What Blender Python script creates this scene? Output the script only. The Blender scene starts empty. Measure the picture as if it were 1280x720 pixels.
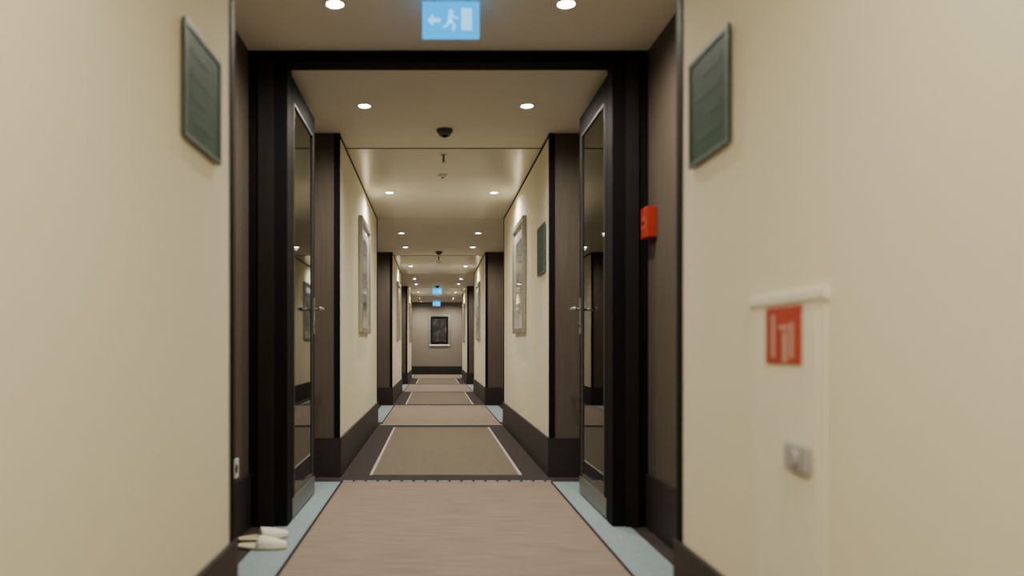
import bpy, bmesh, math, random
from mathutils import Vector, Matrix
random.seed(3)
scene = bpy.context.scene

# ---------------- constants (metres; camera looks along +Y) ----------------
XL, XR = -0.66, 0.80          # corridor walls
RL, RR = -0.93, 1.07          # recess walls
CX = 0.07
CEIL = 2.385
P = 6.95
Y0, YEND = -4.35, 26.4
BLOCKS = [(-1.4, 2.62)] + [(5.55 + P*k, 9.2 + P*k) for k in range(3)]
BB = 0.27

# ---------------- materials ----------------
def mat(name, col, rough=0.6, metal=0.0, emit=None, estr=0, noise=0.0, nscale=(20,20,20), bump=0.0, bscale=None, spec=0.5, coat=0):
    m = bpy.data.materials.new(name); m.use_nodes = True
    nt = m.node_tree; b = nt.nodes['Principled BSDF']
    b.inputs['Base Color'].default_value = col
    b.inputs['Roughness'].default_value = rough
    b.inputs['Metallic'].default_value = metal
    b.inputs['Specular IOR Level'].default_value = spec
    b.inputs['Coat Weight'].default_value = coat
    if emit:
        b.inputs['Emission Color'].default_value = emit
        b.inputs['Emission Strength'].default_value = estr
    if noise or bump:
        tc = nt.nodes.new('ShaderNodeTexCoord'); mp = nt.nodes.new('ShaderNodeMapping')
        mp.inputs['Scale'].default_value = nscale
        nz = nt.nodes.new('ShaderNodeTexNoise'); nz.inputs['Scale'].default_value = 1; nz.inputs['Detail'].default_value = 5
        nt.links.new(tc.outputs['Object'], mp.inputs[0]); nt.links.new(mp.outputs[0], nz.inputs['Vector'])
        if noise:
            rp = nt.nodes.new('ShaderNodeValToRGB')
            rp.color_ramp.elements[0].position = 0.3; rp.color_ramp.elements[1].position = 0.7
            rp.color_ramp.elements[0].color = tuple(c*(1-noise) for c in col[:3])+(1,)
            rp.color_ramp.elements[1].color = tuple(min(1,c*(1+noise)) for c in col[:3])+(1,)
            nt.links.new(nz.outputs['Fac'], rp.inputs[0]); nt.links.new(rp.outputs[0], b.inputs['Base Color'])
        if bump:
            bp = nt.nodes.new('ShaderNodeBump'); bp.inputs['Strength'].default_value = bump; bp.inputs['Distance'].default_value = 0.003
            nt.links.new(nz.outputs['Fac'], bp.inputs['Height']); nt.links.new(bp.outputs[0], b.inputs['Normal'])
    return m

M = {}
M['cream'] = mat('cream_wallpaper', (0.77,0.725,0.55,1), 0.85, noise=0.015, nscale=(60,60,60), bump=0.05, spec=0.15)
M['brown'] = mat('taupe_panel', (0.088,0.072,0.056,1), 0.6, noise=0.12, nscale=(40,40,3), spec=0.2)
M['dark'] = mat('dark_trim', (0.014,0.012,0.011,1), 0.6, noise=0.1, nscale=(30,30,3), spec=0.1)
M['base'] = mat('baseboard_wood', (0.024,0.019,0.019,1), 0.5, noise=0.15, nscale=(8,8,60), spec=0.3)
M['black'] = mat('black_steel', (0.006,0.006,0.007,1), 0.65, noise=0.1, nscale=(20,20,20), spec=0.06)
M['ceil'] = mat('ceiling_paint', (0.88,0.83,0.69,1), 0.6, noise=0.01, nscale=(10,10,10), spec=0.2)
M['ceilg'] = mat('ceiling_gloss_panel', (0.80,0.77,0.66,1), 0.20, noise=0.01, nscale=(4,4,4), spec=0.20)
M['seam'] = mat('ceiling_seam', (0.3,0.27,0.22,1), 0.7, noise=0.05)
M['chrome'] = mat('brushed_steel', (0.6,0.6,0.6,1), 0.22, 1.0, noise=0.05, nscale=(5,200,200))
M['rail'] = mat('kick_rail_steel', (0.20,0.21,0.20,1), 0.4, 0.6, noise=0.05, nscale=(5,5,200))
M['bead'] = mat('bead_steel', (0.10,0.10,0.095,1), 0.45, 0.6, noise=0.05)
M['white'] = mat('white_plastic', (0.75,0.74,0.70,1), 0.4, noise=0.02)
M['grey'] = mat('grey_plastic', (0.09,0.09,0.085,1), 0.45, noise=0.05)
M['bulb'] = mat('lamp_glow', (1,1,1,1), 0.4, emit=(1,0.95,0.87,1), estr=70, noise=0.01)
M['floor'] = mat('dark_carpet', (0.050,0.041,0.040,1), 0.95, noise=0.25, nscale=(120,120,120), bump=0.5, spec=0.1)
M['pink'] = mat('streaked_carpet', (0.262,0.208,0.165,1), 0.95, noise=0.22, nscale=(4,60,20), bump=0.3, spec=0.1)
M['olive'] = mat('woven_carpet', (0.170,0.146,0.112,1), 0.95, noise=0.22, nscale=(160,90,100), bump=0.5, spec=0.1)
M['blue'] = mat('blue_carpet', (0.25,0.32,0.345,1), 0.95, noise=0.15, nscale=(100,100,100), bump=0.4, spec=0.1)
M['line'] = mat('pale_carpet_line', (0.42,0.43,0.40,1), 0.95, noise=0.1, nscale=(90,90,90), spec=0.1)
M['bline'] = mat('black_carpet_line', (0.02,0.017,0.018,1), 0.95, noise=0.1, nscale=(90,90,90), spec=0.1)
M['sign'] = mat('green_sign', (0.026,0.062,0.036,1), 0.6, noise=0.15, nscale=(10,10,10), spec=0.12)
M['signtext'] = mat('sign_lettering', (0.05,0.09,0.06,1), 0.6, noise=0.02, spec=0.1)
M['signedge'] = mat('sign_border', (0.09,0.12,0.095,1), 0.5, noise=0.05, spec=0.2)
M['red'] = mat('red_plastic', (0.33,0.025,0.012,1), 0.5, noise=0.05, spec=0.3)
M['redsign'] = mat('red_label', (0.42,0.06,0.035,1), 0.5, noise=0.05, spec=0.2)
M['pict'] = mat('label_print', (0.58,0.36,0.28,1), 0.5, noise=0.05, spec=0.2)
M['cab'] = mat('cabinet_paint', (0.79,0.75,0.59,1), 0.6, noise=0.02, spec=0.2)
M['cabt'] = mat('cabinet_trim', (0.82,0.79,0.68,1), 0.5, noise=0.02)
M['lock'] = mat('lock_grey', (0.42,0.41,0.40,1), 0.4, 0.1, noise=0.05)
M['silver'] = mat('silver_frame', (0.42,0.41,0.37,1), 0.35, 0.8, noise=0.08, nscale=(30,30,30))
M['mat_board'] = mat('mat_board', (0.50,0.47,0.39,1), 0.7, noise=0.02, coat=1)
M['exitblue'] = mat('exit_blue', (0.0,0.15,0.4,1), 0.4, emit=(0.0,0.34,0.80,1), estr=1.8, noise=0.02)
M['exitwhite'] = mat('exit_white', (0.8,0.9,1,1), 0.4, emit=(0.15,0.62,1,1), estr=1.8, noise=0.02)
M['slip'] = mat('slipper_terry', (0.75,0.73,0.60,1), 0.9, noise=0.08, nscale=(150,150,150), bump=0.6)
M['slipi'] = mat('slipper_insole', (0.50,0.47,0.30,1), 0.9, noise=0.1, nscale=(150,150,150), bump=0.4)
M['slips'] = mat('slipper_sole', (0.55,0.53,0.26,1), 0.8, noise=0.1, nscale=(80,80,80))
M['doorw'] = mat('door_veneer', (0.085,0.058,0.04,1), 0.4, noise=0.25, nscale=(30,30,2))
M['endw'] = mat('end_wallpaper', (0.24,0.21,0.165,1), 0.7, noise=0.04, nscale=(60,60,60))

def art_mat(name, c1, c2, c3, sc, rough=0.12):
    m = bpy.data.materials.new(name); m.use_nodes = True; nt = m.node_tree; b = nt.nodes['Principled BSDF']
    tc = nt.nodes.new('ShaderNodeTexCoord'); mp = nt.nodes.new('ShaderNodeMapping'); mp.inputs['Scale'].default_value = sc
    nz = nt.nodes.new('ShaderNodeTexNoise'); nz.inputs['Scale'].default_value = 1; nz.inputs['Detail'].default_value = 3
    rp = nt.nodes.new('ShaderNodeValToRGB'); e = rp.color_ramp.elements
    e[0].position = .38; e[0].color = c1; e[1].position = .66; e[1].color = c3; n = e.new(.52); n.color = c2
    nt.links.new(tc.outputs['Object'], mp.inputs[0]); nt.links.new(mp.outputs[0], nz.inputs['Vector'])
    nt.links.new(nz.outputs['Fac'], rp.inputs[0]); nt.links.new(rp.outputs[0], b.inputs['Base Color'])
    b.inputs['Roughness'].default_value = rough; b.inputs['Coat Weight'].default_value = 1
    return m
M['art'] = art_mat('side_art', (0.16,0.20,0.23,1), (0.25,0.29,0.31,1), (0.42,0.43,0.40,1), (3,3,5))
M['dkart'] = art_mat('dark_art', (0.012,0.013,0.012,1), (0.02,0.022,0.02,1), (0.07,0.07,0.06,1), (7,7,5), 0.3)

def glass_mat():
    m = bpy.data.materials.new('door_glass'); m.use_nodes = True; nt = m.node_tree
    nt.nodes.clear(); o = nt.nodes.new('ShaderNodeOutputMaterial'); mx = nt.nodes.new('ShaderNodeMixShader')
    t = nt.nodes.new('ShaderNodeBsdfTransparent'); t.inputs[0].default_value = (.72,.76,.72,1)
    g = nt.nodes.new('ShaderNodeBsdfGlossy'); g.inputs['Roughness'].default_value = 0.02
    f = nt.nodes.new('ShaderNodeFresnel'); f.inputs[0].default_value = 1.7
    nt.links.new(f.outputs[0], mx.inputs[0]); nt.links.new(t.outputs[0], mx.inputs[1]); nt.links.new(g.outputs[0], mx.inputs[2])
    nt.links.new(mx.outputs[0], o.inputs[0]); return m
M['glass'] = glass_mat()

# ---------------- mesh builder ----------------
class MB:
    def __init__(s): s.bm = bmesh.new(); s.mats = []
    def mi(s, k):
        if k not in s.mats: s.mats.append(k)
        return s.mats.index(k)
    def box(s, a, b, k, face=None, bev=0):
        x0,y0,z0 = [min(a[i],b[i]) for i in range(3)]; x1,y1,z1 = [max(a[i],b[i]) for i in range(3)]
        v = [s.bm.verts.new(c) for c in [(x0,y0,z0),(x1,y0,z0),(x1,y1,z0),(x0,y1,z0),(x0,y0,z1),(x1,y0,z1),(x1,y1,z1),(x0,y1,z1)]]
        F = {'-z':(0,3,2,1),'+z':(4,5,6,7),'-y':(0,1,5,4),'+x':(1,2,6,5),'+y':(2,3,7,6),'-x':(3,0,4,7)}
        fs = []
        for d, idx in F.items():
            f = s.bm.faces.new([v[i] for i in idx]); f.material_index = s.mi((face or {}).get(d, k)); fs.append(f)
        if bev:
            es = list({e for f in fs for e in f.edges})
            bmesh.ops.bevel(s.bm, geom=es, offset=bev, segments=2, affect='EDGES', profile=0.7)
    def cyl(s, c, r, h, k, axis='z', seg=24, r2=None, smooth=True):
        rot = {'z':Matrix(), 'x':Matrix.Rotation(math.pi/2,4,'Y'), 'y':Matrix.Rotation(math.pi/2,4,'X')}[axis]
        res = bmesh.ops.create_cone(s.bm, cap_ends=True, segments=seg, radius1=r, radius2=r if r2 is None else r2, depth=h,
                                    matrix=Matrix.Translation(c) @ rot)
        fs = {f for v in res['verts'] for f in v.link_faces}
        for f in fs:
            f.material_index = s.mi(k); f.smooth = smooth and len(f.verts) == 4
    def sph(s, c, r, k, sc=(1,1,1)):
        res = bmesh.ops.create_uvsphere(s.bm, u_segments=20, v_segments=12, radius=r, matrix=Matrix.Translation(c) @ Matrix.Diagonal((*sc,1)))
        for f in {f for v in res['verts'] for f in v.link_faces}: f.material_index = s.mi(k); f.smooth = True
    def poly(s, pts, k, thick=None):
        f = s.bm.faces.new([s.bm.verts.new(p) for p in pts]); f.material_index = s.mi(k)
        if thick:
            r = bmesh.ops.extrude_face_region(s.bm, geom=[f])
            vs = [g for g in r['geom'] if isinstance(g, bmesh.types.BMVert)]
            bmesh.ops.translate(s.bm, verts=vs, vec=thick)
            for v in vs:
                for ff in v.link_faces: ff.material_index = s.mi(k)
    def make(s, name, loc=(0,0,0), parent=None, recalc=True):
        if recalc: bmesh.ops.recalc_face_normals(s.bm, faces=s.bm.faces)
        me = bpy.data.meshes.new(name); s.bm.to_mesh(me); s.bm.free()
        for k in s.mats: me.materials.append(M[k])
        o = bpy.data.objects.new(name, me); o.location = loc
        scene.collection.objects.link(o)
        if parent: o.parent = parent
        return o

def empty(name, loc=(0,0,0)):
    e = bpy.data.objects.new(name, None); e.location = loc; e.empty_display_size = 0.1
    scene.collection.objects.link(e); return e

# ---------------- shell ----------------
fb = MB(); fb.box((RL-0.1,Y0-0.1,-0.1),(RR+0.1,YEND+0.1,0),'floor')

for side, xw, xr, name in ((-1,XL,RL,'wall_left'),(1,XR,RR,'wall_right')):
    b = MB(); inner = '+x' if side < 0 else '-x'
    b.box((xr, Y0, 0),(xr+side*0.1, YEND, CEIL),'brown')
    for y0,y1 in BLOCKS:
        b.box((xw,y0,0),(xr,y1,CEIL),'brown',{inner:'cream'})
    b.make(name, recalc=False)
    b = MB(); t = 0.014
    for y0,y1 in BLOCKS:
        b.box((xw-side*t, y0-t, 0),(xw, y1+t, BB),'base')
        b.box((xw, y0-t, 0),(xr, y0, BB),'base')
        b.box((xw, y1, 0),(xr, y1+t, BB),'base')
    ys = [Y0]+[v for bl in BLOCKS for v in bl]+[YEND]
    for i in range(0,len(ys),2):
        a,c = ys[i], ys[i+1]
        if a < 4 < c:
            b.box((xr-side*t,a+t,0),(xr,3.99,BB),'base'); b.box((xr-side*t,4.13,0),(xr,c-t,BB),'base')
        else: b.box((xr-side*t,a+t,0),(xr,c-t,BB),'base')
    b.make('baseboard_left' if side<0 else 'baseboard_right')
    b = MB()
    for y0,y1 in BLOCKS:
        b.box((xw-side*0.004,y0,CEIL-0.022),(xw,y1,CEIL),'dark')  # dark strip stands in for shade in the gap below the ceiling
        b.box((xw-side*0.005,y0-0.006,BB),(xw+side*0.035,y0,CEIL),'black')
        b.box((xw-side*0.005,y0,BB),(xw,y0+0.02,CEIL),'black')
        b.box((xw-side*0.005,y1,BB),(xw+side*0.035,y1+0.006,CEIL),'black')
        b.box((xw-side*0.005,y1-0.045,BB),(xw,y1,CEIL),'black')
    b.make('trim_and_gap_shade_1' if side<0 else 'trim_and_gap_shade_2')

b = MB(); b.box((RL-0.1,YEND,0),(RR+0.1,YEND+0.1,CEIL),'endw'); b.make('wall_end')
b = MB(); b.box((RL-0.1,Y0-0.1,0),(RR+0.1,Y0,CEIL),'endw'); b.make('wall_back')
b = MB(); b.box((RL+0.014,YEND-0.014,0),(RR-0.014,YEND,BB),'base'); b.make('baseboard_end')
b = MB(); b.box((RL+0.014,Y0,0),(RR-0.014,Y0+0.014,BB),'base'); b.make('baseboard_back')

# ceiling
b = MB()
b.box((RL-0.1,Y0-0.1,CEIL),(RR+0.1,YEND+0.1,CEIL+0.1),'ceil')
b.make('ceiling')
b = MB()
for y0,y1 in BLOCKS:
    b.box((XL+0.005,y0+0.42,CEIL-0.006),(XR-0.005,y1,CEIL),'ceilg')
b.make('ceiling_panel')
b = MB()
for y0,y1 in BLOCKS:
    b.box((XL+0.005,y0+0.41,CEIL-0.007),(XR-0.005,y0+0.42,CEIL),'seam')
    b.box((XL+0.005,y1,CEIL-0.007),(XR-0.005,y1+0.01,CEIL),'seam')
b.make('trim_3')

# ---------------- carpet ----------------
b = MB()
for k in range(-1,4):
    a, c = 2.35+P*k, 5.33+P*k
    a = max(a, Y0); c = min(c, YEND-0.02)
    if c > a:
        b.box((-0.61,a,0),(0.77,c,0.004),'pink')
        b.box((-0.625,a,0),(-0.61,c,0.004),'bline'); b.box((0.77,a,0),(0.785,c,0.004),'bline')
        fb.box((-0.81,a+0.3,0),(-0.626,c,0.003),'blue'); fb.box((0.786,a+0.3,0),(0.98,c,0.003),'blue')
        x = -0.61
        b.box((-0.625,c,0),(0.785,c+0.045,0.004),'bline')
        while x < 0.76:
            b.box((x,c+0.006,0.004),(min(x+0.062,0.78),c+0.039,0.0055),'blue'); x += 0.08
        b.box((-0.625,a-0.04,0),(0.785,a,0.004),'line')
for k in range(-1,3):
    a, c = 5.62+P*k, 8.95+P*k
    b.box((-0.435,a,0),(0.595,c,0.004),'olive')
    b.box((-0.455,a,0),(-0.435,c,0.005),'line'); b.box((0.595,a,0),(0.615,c,0.005),'line')
b.make('carpet_runner')
fb.make('floor')

# ---------------- fire door frame ----------------
b = MB(); YF = 4.0
b.box((RL+0.001,YF,0),(-0.735,YF+0.12,2.325),'black',bev=0.004)
b.box((0.89,YF,0),(RR-0.001,YF+0.12,2.325),'black',bev=0.004)
b.box((RL+0.001,YF,2.325),(RR-0.001,YF+0.12,CEIL-0.001),'black',bev=0.004)
b.box((RL+0.05,YF-0.012,0),(-0.80,YF,2.335),'dark'); b.box((0.955,YF-0.012,0),(RR-0.05,YF,2.335),'dark')
b.make('door_frame')

def leaf(name, x, side):
    e = empty(name,(x,YF+0.125,0))
    L, H, T = 0.78, 2.30, 0.045
    s = side
    b = MB(); st = 0.065
    b.box((0,0,0.012),(s*T,st,H),'black',bev=0.003)
    b.box((0,L-st,0.012),(s*T,L,H),'black',bev=0.003)
    b.box((0,st,H-0.12),(s*T,L-st,H),'black',bev=0.003)
    b.box((0,st,0.012),(s*T,L-st,0.13),'rail',bev=0.003)
    b.box((-s*0.003,0.01,0.015),(0,L-0.01,0.115),'rail')
    b.make('leaf_frame',parent=e)
    b = MB(); b.box((s*T*0.15,st-0.005,0.125),(s*T*0.35,L-st+0.005,H-0.115),'glass'); b.make('glass_pane',parent=e)
    b = MB()
    for y0,y1,z0,z1 in ((st,st+0.008,0.13,H-0.12),(L-st-0.008,L-st,0.13,H-0.12),(st,L-st,H-0.128,H-0.12),(st,L-st,0.13,0.138)):
        b.box((-s*0.002,y0,z0),(s*0.006,y1,z1),'bead')
    b.make('glazing_bead',parent=e)
    b = MB()
    for q in (-1,1):
        x0 = 0 if q==-1 else s*T
        d = -s if q==-1 else s
        b.box((x0,L-0.052,0.98),(x0+d*0.006,L-0.022,1.20),'chrome',bev=0.002)
        b.cyl((x0+d*0.030,L-0.038,1.13),0.009,0.055,'chrome','x')
        b.cyl((x0+d*0.055,L-0.038-0.055,1.13),0.011,0.125,'chrome','y')
        b.sph((x0+d*0.055,L-0.038-0.117,1.13),0.011,'chrome')
        b.sph((x0+d*0.055,L-0.038+0.007,1.13),0.011,'chrome')
        b.cyl((x0+d*0.007,L-0.038,1.03),0.007,0.004,'dark','x')
    b.make('lever_handle',parent=e)
    b = MB()
    for z in (0.25,1.15,2.05):
        b.cyl((s*0.01,-0.004,z),0.009,0.10,'grey','z',12)
    b.make('hinges',parent=e)
    b = MB()
    b.box((s*(T),0.06,H-0.08),(s*(T+0.045),0.30,H-0.02),'chrome',bev=0.004)
    b.make('door_closer',parent=e)
leaf('door_1',-0.735,-1); leaf('door_2',0.89,1)

dn = 3
for k in range(0,3):
    for side, xr in ((-1,RL),(1,RR)):
        yc = 10.85+P*k
        if yc > 24: yc = 24.75
        e = empty('door_%d'%dn,(xr,yc,0)); dn += 1
        s = -side; w=0.45; H=2.08
        b = MB()
        b.box((0.0,-w-0.06,0.006),(s*0.022,-w,H+0.06),'dark'); b.box((0,w,0.006),(s*0.022,w+0.06,H+0.06),'dark')
        b.box((0,-w,H),(s*0.022,w,H+0.06),'dark'); b.make('door_casing',parent=e)
        b = MB(); b.box((0,-w+0.003,0.006),(s*0.016,w-0.003,H-0.003),'doorw',bev=0.002)
        for z0,z1 in ((0.35,1.0),(1.12,1.95)):
            b.box((s*0.016,-w+0.12,z0),(s*0.021,w-0.12,z1),'doorw',bev=0.002)
        b.make('door_leaf',parent=e)
        b = MB(); b.box((s*0.016,w-0.10,0.93),(s*0.024,w-0.05,1.16),'chrome',bev=0.002)
        b.cyl((s*0.045,w-0.075,1.05),0.009,0.05,'chrome','x'); b.cyl((s*0.068,w-0.13,1.05),0.009,0.13,'chrome','y')
        b.make('lever_handle',parent=e)

# ---------------- downlights ----------------
LE = 72
def downlight(x,y,zc=CEIL):
    b = MB()
    n=28; r0,r1=0.038,0.050
    def ring(r,z): return [b.bm.verts.new((r*math.cos(2*math.pi*i/n),r*math.sin(2*math.pi*i/n),z)) for i in range(n)]
    R=[ring(r1,0),ring(r1-0.003,-0.006),ring(r0,-0.005),ring(r0-0.003,-0.002)]
    for a,c in zip(R,R[1:]):
        for i in range(n):
            f=b.bm.faces.new((a[i],a[(i+1)%n],c[(i+1)%n],c[i])); f.material_index=b.mi('white'); f.smooth=True
    f=b.bm.faces.new(R[-1]); f.material_index=b.mi('bulb')
    o=b.make('recessed_downlight',loc=(x,y,zc))
    l=bpy.data.lights.new('downlight_lamp','SPOT'); l.energy=LE; l.color=(1,0.91,0.77); l.spot_size=math.radians(168); l.spot_blend=0.9; l.shadow_soft_size=0.03
    lo=bpy.data.objects.new('downlight_lamp',l); lo.location=(0,0,-0.02); lo.parent=o; scene.collection.objects.link(lo)
for k in range(-1,4):
    for off,dz in ((3.46,0),(4.92,0),(7.65,-0.006)):
        y=off+P*k
        if Y0+0.3<y<YEND-0.3:
            for sx in (-0.5,0.5): downlight(CX+sx,y,CEIL+dz)

# ---------------- smoke detectors, sprinklers ----------------
for k in range(-1,3):
    y=5.46+P*k
    b=MB(); b.cyl((0,0,-0.008),0.055,0.016,'grey'); b.cyl((0,0,-0.028),0.038,0.026,'grey',r2=0.050); b.sph((0,0,-0.040),0.024,'dark',(1,1,.6))
    b.make('smoke_detector',loc=(CX,y,CEIL))
    b=MB(); b.cyl((0,0,-0.003),0.03,0.006,'chrome'); b.cyl((0,0,-0.03),0.008,0.05,'grey'); b.cyl((0,0,-0.062),0.018,0.003,'chrome')
    b.box((-0.014,-0.002,-0.06),(-0.011,0.002,-0.03),'chrome'); b.box((0.011,-0.002,-0.06),(0.014,0.002,-0.03),'chrome'); b.cyl((0,0,-0.031),0.014,0.004,'chrome')
    b.make('fire_sprinkler',loc=(CX,y+0.68,CEIL-0.006))
    b=MB(); b.cyl((0,0,-0.006),0.045,0.012,'white'); b.cyl((0,0,-0.018),0.032,0.014,'white',r2=0.040); b.cyl((0,0,-0.028),0.012,0.006,'grey')
    b.make('motion_sensor',loc=(CX,y+1.40,CEIL-0.006))

# ---------------- exit signs ----------------
def exit_sign(y):
    e=empty('exit_sign',(CX,y,CEIL))
    W,H=0.235,0.145; zt=-0.024
    b=MB(); b.box((-W/2-0.003,-0.012,zt-H-0.003),(W/2+0.003,0.012,zt+0.003),'exitblue',bev=0.003)
    b.cyl((-0.07,0,zt/2),0.004,-zt,'chrome'); b.cyl((0.07,0,zt/2),0.004,-zt,'chrome'); b.box((-0.10,-0.018,-0.008),(0.10,0.018,0),'white',bev=0.002)
    b.make('sign_housing',parent=e)
    for q in (-1,1):
        b=MB(); yy=q*0.0125
        b.box((-W/2,yy-0.001,zt-H),(W/2,yy+0.001,zt),'exitblue')
        y2=q*0.0145; t=(0,q*0.001,0)
        def P2(pts): b.poly([(px,y2,zt-H+0.010+pz) for px,pz in pts],'exitwhite',t)
        P2([(0.045,0.016),(0.088,0.016),(0.088,0.108),(0.045,0.108)])
        P2([(-0.10,0.058),(-0.075,0.082),(-0.075,0.066),(-0.045,0.066),(-0.045,0.050),(-0.075,0.050),(-0.075,0.034)])
        P2([(-0.012,0.094),(-0.004,0.102),(0.006,0.102),(0.012,0.094),(0.006,0.086),(-0.004,0.086)])
        P2([(-0.012,0.082),(0.008,0.082),(0.004,0.052),(-0.012,0.052)])
        P2([(-0.012,0.054),(0.000,0.054),(-0.016,0.030),(-0.034,0.026),(-0.034,0.034),(-0.022,0.038)])
        P2([(-0.004,0.054),(0.006,0.054),(0.020,0.036),(0.014,0.014),(0.006,0.014),(0.010,0.034)])
        P2([(0.006,0.080),(0.008,0.070),(0.030,0.062),(0.030,0.070)])
        b.make('sign_face',parent=e)
for y in (3.4,19.9,25.6): exit_sign(y)

# ---------------- framed pictures ----------------
def picture(x,yc,side,zc=1.54,w=0.92,h=1.02,art='art'):
    e=empty('framed_picture',(x,yc,zc)); s=-side; f=0.045; d=0.035
    b=MB()
    b.box((0,-w/2,h/2-f),(s*d,w/2,h/2),'silver',bev=0.004); b.box((0,-w/2,-h/2),(s*d,w/2,-h/2+f),'silver',bev=0.004)
    b.box((0,-w/2,-h/2+f),(s*d,-w/2+f,h/2-f),'silver',bev=0.004); b.box((0,w/2-f,-h/2+f),(s*d,w/2,h/2-f),'silver',bev=0.004)
    b.make('frame',parent=e)
    b=MB(); b.box((0,-w/2+f,-h/2+f),(s*0.014,w/2-f,h/2-f),'mat_board'); b.make('mat_board',parent=e)
    b=MB(); b.box((s*0.014,-w/2+f+.12,-h/2+f+.12),(s*0.017,w/2-f-.12,h/2-f-.12),art); b.make('artwork',parent=e)
for k in range(3):
    picture(XL,7.42+P*k,-1); picture(XR,7.42+P*k,1)
e=empty('framed_picture',(0.165,YEND,1.455)); w,h,f=0.68,1.02,0.05
b=MB()
b.box((-w/2,-0.04,h/2-f),(w/2,0,h/2),'silver'); b.box((-w/2,-0.04,-h/2),(w/2,0,-h/2+f),'white')
b.box((-w/2,-0.04,-h/2+f),(-w/2+f,0,h/2-f),'silver'); b.box((w/2-f,-0.04,-h/2+f),(w/2,0,h/2-f),'silver'); b.make('frame',parent=e)
b=MB(); b.box((-w/2+f,-0.015,-h/2+f),(w/2-f,0,h/2-f),'black'); b.make('mat_board',parent=e)
b=MB(); b.box((-w/2+f+.06,-0.018,-h/2+f+.08),(w/2-f-.06,-0.015,h/2-f-.08),'dkart'); b.make('artwork',parent=e)

# ---------------- room signs ----------------
def room_sign(x,yc,side,zc=1.645,w=0.36,h=0.34):
    s=-side; b=MB(); g=0.012
    b.box((0,-w/2+0.02,-h/2+0.02),(s*0.006,w/2-0.02,h/2-0.02),'grey')
    b.box((s*0.006,-w/2,-h/2),(s*0.012,w/2,h/2),'sign')
    b.box((s*0.012,-w/2,h/2-g),(s*0.015,w/2,h/2),'signedge'); b.box((s*0.012,-w/2,-h/2),(s*0.015,w/2,-h/2+g),'signedge')
    b.box((s*0.012,-w/2,-h/2+g),(s*0.015,-w/2+g,h/2-g),'signedge'); b.box((s*0.012,w/2-g,-h/2+g),(s*0.015,w/2,h/2-g),'signedge')
    for i,(z,a,c) in enumerate(((0.09,-0.11,0.05),(0.03,-0.11,0.10),(-0.03,-0.11,0.02),(-0.09,-0.11,0.08))):
        b.box((s*0.012,a,z-0.009),(s*0.0128,c,z+0.009),'signtext')
    b.make('wall_sign',loc=(x,yc,zc))
room_sign(XL,2.25,-1,1.605,0.35,0.31); room_sign(XR,2.31,1,1.610,0.33,0.32); room_sign(XR,5.92,1,1.62,0.40,0.36)

# ---------------- fire cabinet on right wall ----------------
e=empty('fire_extinguisher_cabinet',(XR,1.82,0))
b=MB(); y0,y1=-0.19,0.19
b.box((-0.004,y0,0.30),(0,y1,1.00),'cab',bev=0.001)
b.box((-0.010,y0-0.01,1.0),(0,y1+0.01,1.022),'cabt',bev=0.003)
b.make('cabinet_frame',parent=e)
b=MB(); b.box((-0.007,y0+0.025,0.32),(-0.004,y1-0.025,0.975),'cab',bev=0.001); b.make('cabinet_door',parent=e)
b=MB(); b.box((-0.009,-0.095,0.86),(-0.007,0.090,0.992),'redsign')
b.box((-0.010,0.040,0.875),(-0.009,0.055,0.975),'pict')
b.box((-0.010,-0.055,0.875),(-0.009,-0.040,0.955),'pict'); b.box((-0.010,-0.025,0.865),(-0.009,-0.005,0.935),'pict'); b.box((-0.010,-0.03,0.94),(-0.009,0.015,0.95),'pict')
b.make('red_label',parent=e)
b=MB(); b.box((-0.020,-0.140,0.630),(-0.007,-0.03,0.69),'lock',bev=0.010); b.cyl((-0.022,-0.085,0.66),0.018,0.008,'lock','x'); b.make('latch',parent=e)

b=MB(); b.box((-0.05,-0.055,-0.075),(0,0.055,0.075),'red',bev=0.006); b.box((-0.052,-0.032,-0.03),(-0.05,0.032,0.03),'redsign'); b.cyl((-0.053,0,0),0.012,0.004,'dark','x')
b.make('fire_alarm_call_point',loc=(RR,3.90,1.505))
b=MB(); b.box((0,-0.045,-0.045),(0.010,0.045,0.045),'white',bev=0.004); b.cyl((0.0105,0,0),0.022,0.003,'grey','x')
b.cyl((0.0115,-0.009,0),0.003,0.003,'dark','x',8); b.cyl((0.0115,0.009,0),0.003,0.003,'dark','x',8)
b.make('power_outlet',loc=(RL,3.72,0.335))

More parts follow.
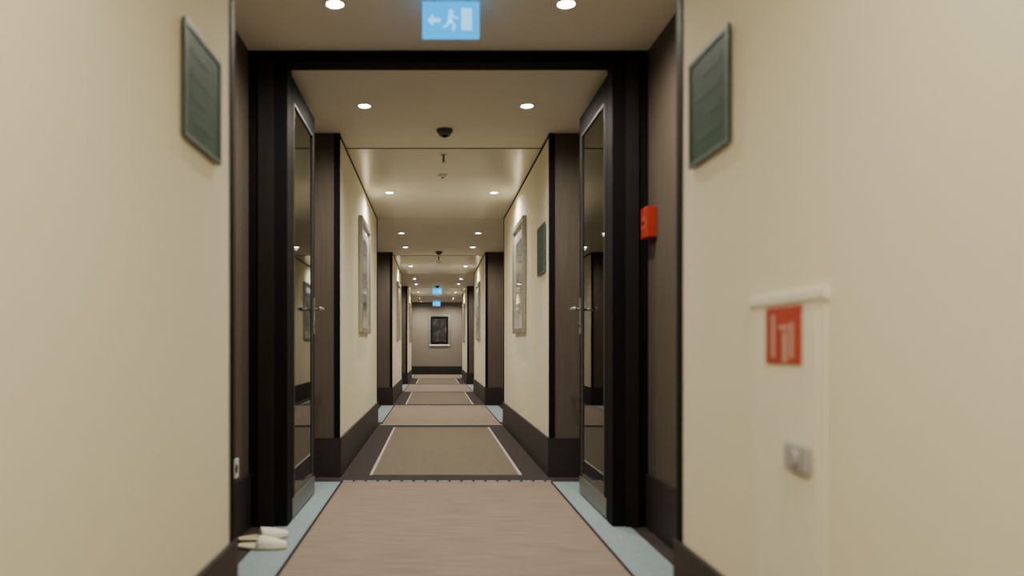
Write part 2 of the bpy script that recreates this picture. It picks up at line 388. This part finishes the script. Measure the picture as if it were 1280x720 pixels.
# ---------------- slippers ----------------
def slipper(name,loc,rot):
    b=MB(); n=32; L=0.235
    def half(t):
        return 0.038*math.sin(math.pi*min(1,max(0,t))**0.9)**0.45*(1+0.35*t)
    ts=[0.5-0.5*math.cos(math.pi*i/(n//2)) for i in range(n//2+1)]
    out=[( (t-0.5)*L, half(t)) for t in ts]+[((t-0.5)*L,-half(t)) for t in reversed(ts[1:-1])]
    lay=[]
    for z,sc in ((0,0.96),(0.006,1.0),(0.012,1.0),(0.016,0.95)):
        lay.append([b.bm.verts.new((x*sc,y*sc,z)) for x,y in out])
    m=len(out)
    for li,(a,c) in enumerate(zip(lay,lay[1:])):
        for i in range(m):
            f=b.bm.faces.new((a[i],a[(i+1)%m],c[(i+1)%m],c[i])); f.material_index=b.mi('slips' if li<2 else 'slip'); f.smooth=True
    f=b.bm.faces.new(lay[-1]); f.material_index=b.mi('slipi'); b.bm.faces.new(list(reversed(lay[0]))).material_index=b.mi('slips')
    S=10; A=12
    for th in (0,1):
        g=[]
        for i in range(S+1):
            t=0.45+0.535*i/S; hw=half(t)*(1.04)-th*0.005
            hgt=(0.046-0.026*((t-0.45)/0.54)**1.6)-th*0.005
            row=[]
            for j in range(A+1):
                a=math.pi*j/A
                row.append(b.bm.verts.new(((t-0.5)*L,hw*math.cos(a),0.010+hgt*math.sin(a)**0.8)))
            g.append(row)
        for i in range(S):
            for j in range(A):
                f=b.bm.faces.new((g[i][j],g[i+1][j],g[i+1][j+1],g[i][j+1])); f.material_index=b.mi('slip'); f.smooth=True
        if th==0: g0=g
    for j in range(A):
        f=b.bm.faces.new((g0[0][j],g0[0][j+1],g[0][j+1],g[0][j])); f.material_index=b.mi('slip')
    o=b.make(name,loc=loc); o.rotation_euler=(0,0,rot); return o
slipper('slipper',(-0.800,3.74,0.003),math.radians(20))
slipper('slipper',(-0.770,3.57,0.003),math.radians(-6))

# ---------------- camera ----------------
cam=bpy.data.cameras.new('camera'); co=bpy.data.objects.new('camera',cam); scene.collection.objects.link(co)
co.location=(0,0,0.9); co.rotation_euler=(math.radians(90),0,0)
cam.lens=28.125; cam.sensor_width=36; cam.shift_x=97/1280; cam.shift_y=74/1280; cam.clip_start=0.05
cam.dof.use_dof=True; cam.dof.focus_distance=10; cam.dof.aperture_fstop=1.5
scene.camera=co
w=bpy.data.worlds.new('world'); scene.world=w; w.use_nodes=True
w.node_tree.nodes['Background'].inputs[0].default_value=(0.02,0.02,0.02,1)
